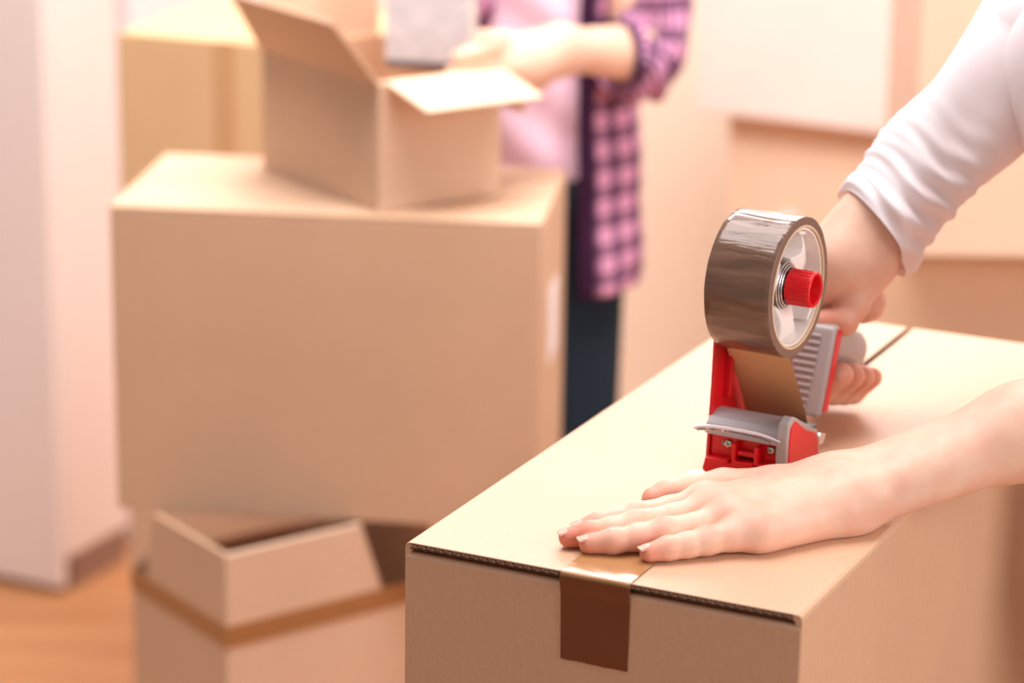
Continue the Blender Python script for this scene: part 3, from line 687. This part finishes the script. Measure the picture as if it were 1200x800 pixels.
def left_hand(P):
    wl_, wt_ = WC + side_v * 0.0150 + [0, 0, -.003], WC - side_v * 0.0150 + [0, 0, -.001]
    pal = None
    def add(x, k=0.012):
        nonlocal pal
        pal = x if pal is None else smin(pal, x, k)
    add(rcone(P, wl_, LF['little'][0][0], 0.0165, 0.0120)); add(rcone(P, WC + side_v * .006, LF['ring'][0][0], 0.0180, 0.0115))
    add(rcone(P, WC - side_v * .004, LF['middle'][0][0], 0.0185, 0.0115)); add(rcone(P, wt_, LF['index'][0][0], 0.0175, 0.0112))
    add(rcone(P, wt_, LF['thumb'][0][0], 0.0165, 0.0150))
    add(rcone(P, wl_ + [-.005, 0, -.004], (0.212, 0.104, 0.0115), 0.0150, 0.0120))           # heel of the little finger
    add(rcone(P, LF['little'][0][0], LF['ring'][0][0], 0.0105, 0.0110)); add(rcone(P, LF['ring'][0][0], LF['middle'][0][0], .0110, .0110)); add(rcone(P, LF['middle'][0][0], LF['index'][0][0], .0110, .0110))
    add(rcone(P, (0.212, 0.13, 0.0165), (0.185, 0.112, .0145), .015, .013), .014)
    # forearm: two bones at the wrist merging into one round arm
    add(rcone(P, wl_, FA + side_v * 0.005, 0.0178, 0.0250), .016); add(rcone(P, wt_, FA - side_v * 0.005, 0.0175, 0.0255), .016)
    add(rcone(P, FA, ELB, 0.0278, 0.0365), .02)
    add(ell(P, WC + side_v * .016 + [.010, .006, .008], (.010, .010, .008)), .012)         # wrist bone
    fin = None
    for nm, ch in LF.items():
        x = chain(P, ch, .004); fin = x if fin is None else smin(fin, x, .0012)
    d_ = smin(pal, fin, .0075)
    # tendons and knuckle creases
    for nm in ('index', 'middle', 'ring', 'little'):
        mcp = np.array(LF[nm][0][0]); pip = np.array(LF[nm][2][0]); dip = np.array(LF[nm][4][0])
        dr = (pip - mcp) / np.linalg.norm(pip - mcp)
        d_ = d_ - 0.0006 * np.exp(-(((P - mcp) ** 2).sum(1)) / .011 ** 2)
        for c, amp in ((pip, .00022), (dip, .00014)):
            s_ = (P - c) @ dr; w_ = np.exp(-(((P - c - [0, 0, .008]) ** 2).sum(1)) / .0075 ** 2)
            d_ = d_ + amp * w_ * (np.cos(s_ * 2 * math.pi / .0026))
    # flattened where it presses on the board
    d_ = -smin(-d_, P[:, 2] - 0.0004, .0012)
    return d_
V, Q = surface_nets(left_hand, (0.080, 0.015, -0.004), (0.475, 0.365, 0.140), 0.0013)
fl = np.zeros(len(V))
for nm, ch in LF.items():
    tip = np.array(ch[-1][0]); fl += .75 * blob(V, tip, .014)
    if nm != 'thumb':
        fl += .55 * blob(V, np.array(ch[2][0]) + [0, 0, .008], .006) + .32 * blob(V, np.array(ch[0][0]) + [0, 0, .01], .011) + .25 * blob(V, np.array(ch[4][0]) + [0, 0, .006], .006)
fl = fl * 1.0 + .25 * blob(V, (0.195, 0.10, 0.0), .03) + .18 * blob(V, WC + side_v * .02, .03)
hand_left = mesh_from(V, Q, FM); fl_left = np.clip(fl, 0, 1)
print('left hand', len(V))

# ---- far hand on the grip (frame of the dispenser)
WR = np.array((0.034, 0.152, 0.120)); EL2 = np.array((0.128, 0.296, 0.287))
gz = lambda b_: 0.0650 - 0.30 * (b_ - .12)
RF = {}
for nm, b_, r_ in (('index', .1290, .0092), ('middle', .1500, .0094), ('ring', .1700, .0090), ('little', .1870, .0080)):
    g_ = gz(b_)
    RF[nm] = [((-.014, b_ + .002, g_ + .014), r_ * 1.12), ((-.012, b_, g_ - .012), r_ * 1.02), ((.004, b_ - .002, g_ - .029), r_ * 1.05), ((.030, b_ - .004, g_ - .031), r_ * 1.05), ((.0445, b_ - .005, g_ - .017), r_ * .98)]
RF['thumb'] = [((.044, .150, .112), .0135), ((.046, .138, .096), .0115), ((.043, .1285, .084), .0100), ((.030, .121, .083), .0085)]
def right_hand(P):
    pal = None
    def add(x, k=0.012):
        nonlocal pal
        pal = x if pal is None else smin(pal, x, k)
    for nm, o_ in (('index', (.004, -.010, 0)), ('middle', (0, -.002, 0)), ('ring', (0, .006, 0)), ('little', (.002, .014, -.002))):
        add(rcone(P, WR + np.array(o_), RF[nm][0][0], .0175, .0110))
    add(rcone(P, WR + [0, -.008, 0], RF['thumb'][0][0], .0170, .0145))
    add(rcone(P, WR + [0, .012, -.004], (.034, .187, .082), .0170, .0130)); add(rcone(P, (.036, .184, .084), (.010, .182, .074), .0125, .0110))
    mid_ = WR * .45 + EL2 * .55
    add(rcone(P, WR + [-.009, -.009, .003], mid_ + [-.006, -.006, 0], .0225, .0280), .016); add(rcone(P, WR + [.011, .008, .004], mid_ + [.006, .006, 0], .0225, .0280), .016)
    add(rcone(P, mid_, EL2, .0320, .0375), .02)
    fin = None
    for nm, ch in RF.items():
        x = chain(P, ch, .004); fin = x if fin is None else smin(fin, x, .0012)
    return smin(pal, fin, .007)
V, Q = surface_nets(right_hand, (-0.045, 0.085, 0.0), (0.20, 0.36, 0.345), 0.0016)
fl = np.zeros(len(V))
for nm, ch in RF.items():
    fl += .55 * blob(V, ch[-1][0], .014) + .4 * blob(V, ch[1][0], .012) + .5 * blob(V, ch[2][0], .014)
fl += .3 * blob(V, (.035, .187, .085), .018)
hand_right = mesh_from(V, Q, GM); fl_right = np.clip(fl, 0, 1)
print('right hand', len(V))

# ---- nails
def nail(tip, prev, r, lenf=0.010, wid=0.0048, up=(0, 0, 1), tilt=0.0, M4=None, parent=None, lift=0.0):
    tip = Vector(tip); d_ = (tip - Vector(prev)).normalized(); up = Vector(up); s_ = d_.cross(up).normalized(); n_ = s_.cross(d_).normalized()
    R_ = r + 0.0004
    def fn(a, q):
        x = (a - .5) * 2; ang = x * .95; l_ = -lenf * .55 + lenf * (q * 1.22) * (1 - .12 * x * x if q > .5 else 1)
        endd = max(0, q - .55) * .0025
        p = tip + d_ * (l_) + s_ * (math.sin(ang) * wid) + n_ * (R_ * .80 + (math.cos(ang) - 1) * wid * .8 + .0008 - endd)
        return p
    bm = grid_sheet(10, 12, fn); bm.faces.ensure_lookup_table()
    o = from_bm('fingernail', bm, [M['nail'], M['nail_tip']], parent, smooth=True)
    for i, p in enumerate(o.data.polygons):
        if (i % 12) >= 11: p.material_index = 1
    md = o.modifiers.new('s', 'SOLIDIFY'); md.thickness = .0003; md.offset = 0
    if M4 is not None: o.matrix_world = M4
    return o

# ------------------------------------------------------------------ people
def head_sdf(P, c, face):
    """c centre of the skull, face unit vector the face looks along"""
    c = np.array(c); f_ = np.array(face, float); f_ /= np.linalg.norm(f_); s_ = np.cross(f_, [0, 0, 1]); s_ /= np.linalg.norm(s_); u_ = np.cross(s_, f_)
    R_ = np.stack([s_, f_, u_], 1)
    at = lambda a, b_, z: c + s_ * a + f_ * b_ + u_ * z
    d_ = ell(P, at(0, -.008, .025), (.072, .088, .085), R_)
    d_ = smin(d_, ell(P, at(0, .018, -.035), (.056, .066, .072), R_), .03)
    d_ = smin(d_, rcone(P, at(0, .050, -.085), at(0, .046, -.080), .020, .022), .03)
    d_ = smin(d_, rcone(P, at(0, .082, .005), at(0, .098, -.028), .007, .011), .012)
    for q in (-1, 1):
        d_ = smin(d_, ell(P, at(q * .074, -.005, -.015), (.010, .018, .030), R_), .006)
        d_ = -smin(-d_, ell(P, at(q * .031, .094, .008), (.015, .014, .010), R_), .008)
        d_ = smin(d_, ell(P, at(q * .031, .074, .006), (.013, .013, .011), R_), .003)
    d_ = smin(d_, ell(P, at(0, .083, -.054), (.024, .009, .005), R_), .006)
    d_ = smin(d_, ell(P, at(0, .081, -.066), (.020, .009, .006), R_), .006)
    return d_

def tube(path, prof, n=40, sub=10, fn=None, up=(0, 0, 1), arc=(0, 2 * math.pi), uvscale=True, open_=False):
    """lofted tube along a smoothed path; prof gives (ru, rv) at each path point; fn adds radius from (s metres, t, angle)"""
    up = Vector(up); P_, R_ = [], []
    for i in range(len(path) - 1):
        for k in range(sub):
            tt = k / sub; P_.append(Vector(cat(path, i, tt))); R_.append(cat(prof, i, tt))
    P_.append(Vector(path[-1])); R_.append(prof[-1])
    bm = bmesh.new(); rows = []; s = 0; uvl = bm.loops.layers.uv.new('UVMap'); co = {}
    for i, p in enumerate(P_):
        d_ = (P_[min(i+1, len(P_)-1)] - P_[max(i-1, 0)]).normalized(); x = d_.cross(up).normalized(); y = x.cross(d_).normalized()
        if i: s += (P_[i] - P_[i-1]).length
        row = []
        for k in range(n + (1 if open_ else 0)):
            a = arc[0] + (arc[1] - arc[0]) * k / n
            e_ = fn(s, i / (len(P_) - 1), a) if fn else 0
            v = bm.verts.new(p + x * ((R_[i][0] + e_) * math.cos(a)) + y * ((R_[i][1] + e_) * math.sin(a))); row.append(v)
            co[v] = (a * (R_[i][0] + R_[i][1]) / 2 if not uvscale else a * 0.11, s)
        rows.append(row)
    m_ = len(rows[0])
    for i in range(len(rows) - 1):
        for k in range(m_ if not open_ else m_ - 1):
            j = (k + 1) % m_
            f_ = bm.faces.new((rows[i][k], rows[i+1][k], rows[i+1][j], rows[i][j]))
            for lp in f_.loops:
                u_, v_ = co[lp.vert]
                if not open_ and j == 0 and lp.vert in (rows[i][0], rows[i+1][0]): u_ += (arc[1] - arc[0]) * 0.11
                lp[uvl].uv = (u_, v_)
    return bm, rows

# person at right, sealing the box
gmat = np.array(GM); fmat = np.array(FM)
def G2W(p): return (gmat @ np.array([*p, 1]))[:3]
def F2W(p): return (fmat @ np.array([*p, 1]))[:3]
TC = np.array((0.500, 2.00, 0))      # torso axis
fwd = np.array((-0.902, 0.431, 0)); lat = np.array((-0.431, -0.902, 0))    # facing, towards her left
def T(f_, l_, z): return TC + fwd * (f_ + .20 * min(0, z - 1.22) * (1 if z > .8 else 0) - (.084 + .24 if z <= .8 else 0)) + lat * (l_ + .16 * min(0, z - 1.2) * (1 if z > .8 else 0) - (.13 if z <= .8 else 0)) + [0, 0, z]
LSH, RSH = T(.03, .165, 1.345), T(.03, -.165, 1.345)
EL_L, EL_R = F2W(ELB), G2W(EL2)
def body1(P):
    d_ = head_sdf(P, T(.10, 0, 1.575), (-0.85, 0.25, -0.45))
    d_ = smin(d_, rcone(P, T(.02, 0, 1.36), T(.07, 0, 1.50), .060, .052), .03)
    d_ = smin(d_, ell(P, T(0, 0, 1.22), (.105, .155, .19), np.stack([fwd, lat, [0, 0, 1]], 1)), .04)
    d_ = smin(d_, ell(P, T(0, 0, .98), (.10, .145, .20), np.stack([fwd, lat, [0, 0, 1]], 1)), .05)
    for s_, sh_, el_ in ((1, LSH, EL_L), (-1, RSH, EL_R)):
        d_ = smin(d_, rcone(P, T(.01, s_ * .05, 1.36), sh_, .045, .048), .04)
        d_ = smin(d_, rcone(P, sh_, el_, .046, .037), .02)
        d_ = smin(d_, rcone(P, T(0, s_ * .08, .88), T(.02, s_ * .09, .50), .085, .055), .03)
        d_ = smin(d_, rcone(P, T(.02, s_ * .09, .50), T(-.01, s_ * .09, .09), .053, .036), .02)
        d_ = smin(d_, rcone(P, T(-.01, s_ * .09, .04), T(.13, s_ * .10, .035), .036, .030), .02)
    return d_
lo = TC + [-.40, -.36, -0.01]; hi = TC + [.28, .36, 1.72]
Vb, Qb = surface_nets(body1, lo, hi, 0.011, block=4)
p1 = empty('person', 'person in a white top at right, gripping the tape dispenser over the sharp box', 'person', Matrix.Translation(Vector((TC[0], TC[1], 0))))
inv1 = p1.matrix_world.inverted()
body = build_mesh('body', [hand_left, hand_right, (Vb, Qb)], M['skin'], p1, np.concatenate([fl_left, fl_right, np.zeros(len(Vb))]))
body.matrix_local = inv1
for nm in ('little', 'ring', 'middle', 'index'):
    ch = LF[nm]; o = nail(ch[-1][0], ch[-2][0], ch[-1][1], parent=body, wid=0.0052 if nm != 'little' else .0046, lenf=.0115, up=(-.08, -.14, 1)); o.matrix_world = FM
# white sleeve pushed up on the far arm, with folds at the cuff
cuff0 = G2W(WR + (EL2 - WR) * .12)
pth = [tuple(cuff0), tuple(G2W(WR + (EL2 - WR) * .40)), tuple(G2W(WR + (EL2 - WR) * .80)), tuple(G2W(EL2)), tuple(EL_R * .55 + RSH * .45), tuple(RSH + [0, 0, -.01])]
pr = [(0.0355, .0355), (0.0395, .0395), (.0440, .0440), (.0500, .0500), (.0570, .0570), (.060, .060)]
rs = random.Random(11)
FO = [(rs.uniform(-1, 1), rs.uniform(0, 6.28), rs.uniform(-1.2, 1.2)) for _ in range(6)]
def folds(s, t_, a):
    r_ = 0.0
    e1 = math.exp(-((s - .030) / .045) ** 2)
    r_ += e1 * .0034 * math.sin(2 * math.pi * (s / .019) + 2.2 * math.sin(a + .6) + 1.2 * math.sin(3 * a)) * (.6 + .5 * math.sin(2 * a + 1))
    r_ += e1 * .0009 * math.sin(2 * math.pi * (s / .011) + 3.0 * math.sin(a * 2 + 1.6))
    r_ += .0020 * math.sin(s * 55 + 2 * math.sin(a + 2)) * math.exp(-((s - .12) / .08) ** 2)
    r_ += .0018 * math.sin(3 * a + s * 30) + .001 * math.sin(5 * a - s * 50)
    r_ += .0045 * math.exp(-((s - .009) / .008) ** 2)
    return r_
bm, rows = tube(pth, pr, 72, 36, folds)
# the cuff hangs a little lower on its under side
lr = (RT * .69 - UP * .72); ax_ = (Vector(pth[1]) - Vector(pth[0])).normalized()
for i, row in enumerate(rows[:46]):
    cc = sum((v.co for v in row), Vector()) / len(row); w_ = (1 - i / 46) ** 1.5
    for v in row: v.co -= ax_ * (0.009 * w_ * (v.co - cc).normalized().dot(lr))
# the rolled hem turns inwards
c = sum((v.co for v in rows[0]), Vector()) / len(rows[0]); dirr = (Vector(pth[1]) - Vector(pth[0])).normalized()
inner = [bm.verts.new(c + (v.co - c) * .86 + dirr * .004) for v in rows[0]]; inner2 = [bm.verts.new(c + (v.co - c) * .82 + dirr * .03) for v in rows[0]]
for A, B in ((rows[0], inner), (inner, inner2)):
    for k in range(len(A)): bm.faces.new((A[k], A[(k+1) % len(A)], B[(k+1) % len(A)], B[k]))
o = from_bm('sleeve', bm, M['white_cloth'], p1, smooth=True); o.matrix_world = Matrix()
bm, rows = tube([tuple(EL_L + (LSH - EL_L) * .12), tuple(EL_L * .6 + LSH * .4), tuple(LSH)], [(.046, .046), (.05, .05), (.056, .056)], 32, 10, lambda s, t_, a: .002 * math.sin(3 * a + 40 * s), up=(1, 0, 0))
o = from_bm('sleeve', bm, M['white_cloth'], p1, smooth=True); o.matrix_world = Matrix()
def shirt1(P):
    R_ = np.stack([fwd, lat, [0, 0, 1]], 1)
    d_ = ell(P, T(0.004, 0, 1.22), (.118, .168, .21), R_); d_ = smin(d_, ell(P, T(.01, 0, .98), (.122, .162, .22), R_), .06)
    for s_, sh_ in ((1, LSH), (-1, RSH)):
        d_ = smin(d_, rcone(P, T(.01, s_ * .07, 1.36), sh_, .052, .055), .04)
        d_ = smin(d_, ell(P, T(.085, s_ * .065, 1.21), (.05, .06, .06), R_), .03)
    w = (P - TC)
    d_ = d_ + .003 * np.sin(w[:, 2] * 40 + 3 * np.sin(w[:, 1] * 12)) 
    d_ = np.maximum(d_, .80 - P[:, 2]); d_ = np.maximum(d_, -(rcone(P, T(.03, 0, 1.38), T(.07, 0, 1.5), .062, .08)))
    return d_
Vs, Qs = surface_nets(shirt1, TC + [-.22, -.3, .76], TC + [.22, .3, 1.46], 0.009, block=4)
o = build_mesh('shirt', [(Vs, Qs)], M['white_cloth'], p1); o.matrix_world = Matrix()
def trousers(T_):
    def f(P):
        d_ = rcone(P, T_(0, .05, .90), T_(0, -.05, .90), .125, .125)
        for s_ in (-1, 1):
            d_ = smin(d_, rcone(P, T_(0, s_ * .075, .88), T_(.02, s_ * .09, .50), .100, .070), .03)
            d_ = smin(d_, rcone(P, T_(.02, s_ * .09, .50), T_(-.01, s_ * .09, .10), .068, .052), .02)
        return np.maximum(np.maximum(d_, .09 - P[:, 2]), P[:, 2] - .95)
    return f
Vs, Qs = surface_nets(trousers(T), TC + [-.3, -.3, .05], TC + [.3, .3, 1.0], 0.014, block=4)
o = build_mesh('trousers', [(Vs, Qs)], M['denim'], p1); o.matrix_world = Matrix()
def hair_sdf(c, face):
    c = np.array(c); f_ = np.array(face, float); f_ /= np.linalg.norm(f_); s_ = np.cross(f_, [0, 0, 1]); s_ /= np.linalg.norm(s_); u_ = np.cross(s_, f_); R_ = np.stack([s_, f_, u_], 1)
    def f(P):
        d_ = ell(P, c - f_ * .018 + u_ * .036, (.084, .094, .090), R_)
        d_ = smin(d_, ell(P, c - f_ * .085 - np.array((0, 0, .05)), (.06, .035, .10), R_), .03)
        cut = ell(P, c + f_ * .10 - u_ * .045, (.068, .085, .088), R_)
        d_ = -smin(-d_, cut, .01)
        return d_ + .0018 * np.sin(((P - c) @ s_) * 420)
    return f
Vs, Qs = surface_nets(hair_sdf(T(.10, 0, 1.575), (-0.85, 0.25, -0.45)), T(.10, 0, 1.575) - .22, T(.10, 0, 1.575) + .22, 0.006)
o = build_mesh('hair', [(Vs, Qs)], M['hair'], p1); o.matrix_world = Matrix()

# ---- person behind, plaid shirt over a pink top
T2C = np.array((0.045, 3.205, 0)); yaw2 = math.radians(215)      # faces left and towards the camera
f2 = np.array((math.cos(yaw2), math.sin(yaw2), 0)); l2 = np.array((-f2[1], f2[0], 0))   # her left
def U(f_, l_, z): return T2C + f2 * f_ + l2 * l_ + [0, 0, z]
SH2 = np.array((0.125, 3.14, 1.27)); E2 = np.array((0.142, 3.10, 1.012)); W2 = np.array((0.048, 3.015, 1.022))
SH2R = U(0, -.15, 1.27); E2R = np.array((-.06, 3.20, 1.07)); W2R = np.array((-.115, 3.03, 1.09))
H2O = (.000, -.060, .022)
def hand2(P):
    P = P - np.array(H2O) * np.clip((E2[0] - P[:, 0]) / (E2[0] - W2[0]), 0, 1)[:, None]
    d_ = rcone(P, E2, W2, .034, .021)
    d_ = smin(d_, rcone(P, W2, (0.0, 2.955, 1.014), .026, .035), .02)
    for k, z in enumerate((1.034, 1.018, 1.002, .987)):
        L_ = (.0, .006, .002, -.012)[k]
        x = chain(P, [((-.003, 2.950, z), .0105), ((-.030, 2.925, z + .003), .0095), ((-.048 - L_, 2.912, z + .001), .0085), ((-.060 - L_, 2.908, z - .002), .0075)])
        d_ = smin(d_, x, .004)
    d_ = smin(d_, chain(P, [((.01, 2.955, 1.030), .0115), ((-.016, 2.940, 1.045), .010), ((-.036, 2.925, 1.050), .0085)]), .008)
    return d_
def hand2r(P):
    d_ = rcone(P, E2R, W2R, .034, .022)
    d_ = smin(d_, rcone(P, W2R, (-.112, 3.0, 1.10), .022, .022), .02)
    for k in range(4):
        z = 1.115 - .018 * k
        d_ = smin(d_, chain(P, [((-.115, 2.992, z), .010), ((-.100, 2.975, z), .009), ((-.078, 2.962, z), .008)]), .004)
    return smin(d_, chain(P, [((-.105, 2.99, 1.10), .011), ((-.110, 2.985, 1.115), .009)]), .008)
def body2(P):
    d_ = head_sdf(P, U(.05, 0, 1.50), (f2[0], f2[1], -.5))
    R_ = np.stack([f2, l2, [0, 0, 1]], 1)
    d_ = smin(d_, rcone(P, U(0, 0, 1.28), U(.03, 0, 1.42), .055, .05), .03)
    d_ = smin(d_, ell(P, U(0, 0, 1.13), (.070, .100, .19), R_), .04); d_ = smin(d_, ell(P, U(0, 0, .92), (.060, .078, .16), R_), .03)
    for sh_, el_ in ((SH2, E2), (SH2R, E2R)):
        d_ = smin(d_, rcone(P, U(0, 0, 1.27), sh_, .05, .044), .04); d_ = smin(d_, rcone(P, sh_, el_, .044, .034), .02)
    for s_ in (-1, 1):
        d_ = smin(d_, rcone(P, U(0, s_ * .034, .82), U(.02, s_ * .052, .46), .052, .045), .03)
        d_ = smin(d_, rcone(P, U(.02, s_ * .052, .46), U(-.01, s_ * .055, .09), .045, .036), .02)
        d_ = smin(d_, rcone(P, U(-.01, s_ * .055, .04), U(.12, s_ * .065, .035), .036, .03), .02)
    return smin(smin(d_, hand2(P), .01), hand2r(P), .01)
Va, Qa = surface_nets(body2, (-.24, 2.80, -.01), (.26, 3.42, 1.66), 0.0042, block=6)
p2 = empty('person', 'person in a purple plaid shirt over a pink top, packing a book, behind the boxes', 'person', Matrix.Translation(Vector((T2C[0], T2C[1], 0))))
o = build_mesh('body', [(Va, Qa)], M['skin'], p2, np.zeros(len(Va))); o.matrix_world = Matrix()
print('person 2', len(Va))
def top2(P):
    R_ = np.stack([f2, l2, [0, 0, 1]], 1)
    d_ = ell(P, U(.002, 0, 1.13), (.080, .112, .20), R_); d_ = smin(d_, ell(P, U(0.002, 0, .92), (.082, .098, .21), R_), .06)
    w = P - T2C; d_ = d_ + .0022 * np.sin(w[:, 2] * 70 + 4 * np.sin(w[:, 0] * 14))
    return np.maximum(np.maximum(d_, .79 - P[:, 2]), P[:, 2] - 1.30)
Vs, Qs = surface_nets(top2, (-.2, 2.98, .78), (.25, 3.42, 1.33), 0.006)
o = build_mesh('pink_top', [(Vs, Qs)], M['pink_cloth'], p2); o.matrix_world = Matrix()
# open plaid shirt: an arc of cloth round the side and back
def pf(s, t_, a): return .004 * math.sin(5 * a + s * 9) * t_ + .003 * math.sin(9 * a - s * 14) * t_ + .0015 * math.sin(60 * s)
pth = [(0.048, 3.20, 1.32), (0.047, 3.20, 1.20), (0.045, 3.20, 1.0), (0.046, 3.20, .86), (0.050, 3.20, .732)]
pr = [(.060, .08), (.096, .112), (.096, .112), (.104, .122), (.106, .130)]
bm, rows = tube(pth, pr, 60, 12, pf, up=(0, 1, 0), arc=(-math.radians(72), math.radians(140)), open_=True)
sh = from_bm('plaid_shirt', bm, M['plaid'], p2, smooth=True); sh.matrix_world = Matrix()
md = sh.modifiers.new('s', 'SOLIDIFY'); md.thickness = .003
print('rows', rows and 1)
bm, rows = tube(pth, [(a_ + .003, b_ + .003) for a_, b_ in pr], 8, 12, pf, up=(0, 1, 0), arc=(-math.radians(76), -math.radians(66)), open_=True)
o = from_bm('placket', bm, M['plaid_dark'], sh, smooth=True); o.matrix_world = Matrix(); md = o.modifiers.new('s', 'SOLIDIFY'); md.thickness = .004
# plaid sleeve rolled at the elbow
def sf(s, t_, a): return .003 * math.sin(3 * a + s * 50) + .002 * math.sin(5 * a - s * 80)
el_ = tuple(E2 + np.array((.004, .004, -.004)))
bm, rows = tube([tuple(SH2), tuple(SH2 * .5 + E2 * .5 + [.012, .0, 0]), el_, tuple(E2 * .68 + W2 * .32)], [(.052, .052), (.044, .044), (.043, .043), (.038, .038)], 36, 14, sf, up=(1, .5, .1))
o = from_bm('plaid_sleeve', bm, M['plaid'], p2, smooth=True); o.matrix_world = Matrix(); md = o.modifiers.new('s', 'SOLIDIFY'); md.thickness = .003
p_ = E2 * .70 + W2 * .30; q_ = E2 * .62 + W2 * .38
bm, rows = tube([tuple(p_), tuple(q_)], [(.0405, .0405), (.0395, .0395)], 36, 6, lambda s, t_, a: .0015 * math.sin(4 * a), up=(0, 0, 1))
o = from_bm('cuff', bm, M['plaid_dark'], p2, smooth=True); o.matrix_world = Matrix(); md = o.modifiers.new('s', 'SOLIDIFY'); md.thickness = .003
bm, rows = tube([tuple(SH2R), tuple(E2R), tuple(E2R * .7 + W2R * .3)], [(.052, .052), (.044, .044), (.038, .038)], 28, 10, sf, up=(1, .5, .1))
o = from_bm('plaid_sleeve', bm, M['plaid'], p2, smooth=True); o.matrix_world = Matrix()
def jeans2(P):
    d_ = rcone(P, U(0, .03, .84), U(0, -.03, .84), .070, .070)
    for s_ in (-1, 1):
        d_ = smin(d_, rcone(P, U(0, s_ * .034, .82), U(.02, s_ * .052, .46), .068, .066), .02)
        d_ = smin(d_, rcone(P, U(.02, s_ * .055, .46), U(-.01, s_ * .055, .10), .062, .052), .02)
    return np.maximum(np.maximum(d_, .09 - P[:, 2]), P[:, 2] - .90)
Vs, Qs = surface_nets(jeans2, (-.2, 2.95, .05), (.3, 3.45, .95), 0.008)
o = build_mesh('jeans', [(Vs, Qs)], M['denim'], p2); o.matrix_world = Matrix()
Vs, Qs = surface_nets(hair_sdf(U(.05, 0, 1.50), (f2[0], f2[1], -.5)), U(.05, 0, 1.50) - .22, U(.05, 0, 1.50) + .22, 0.008)
o = build_mesh('hair', [(Vs, Qs)], M['hair'], p2); o.matrix_world = Matrix()
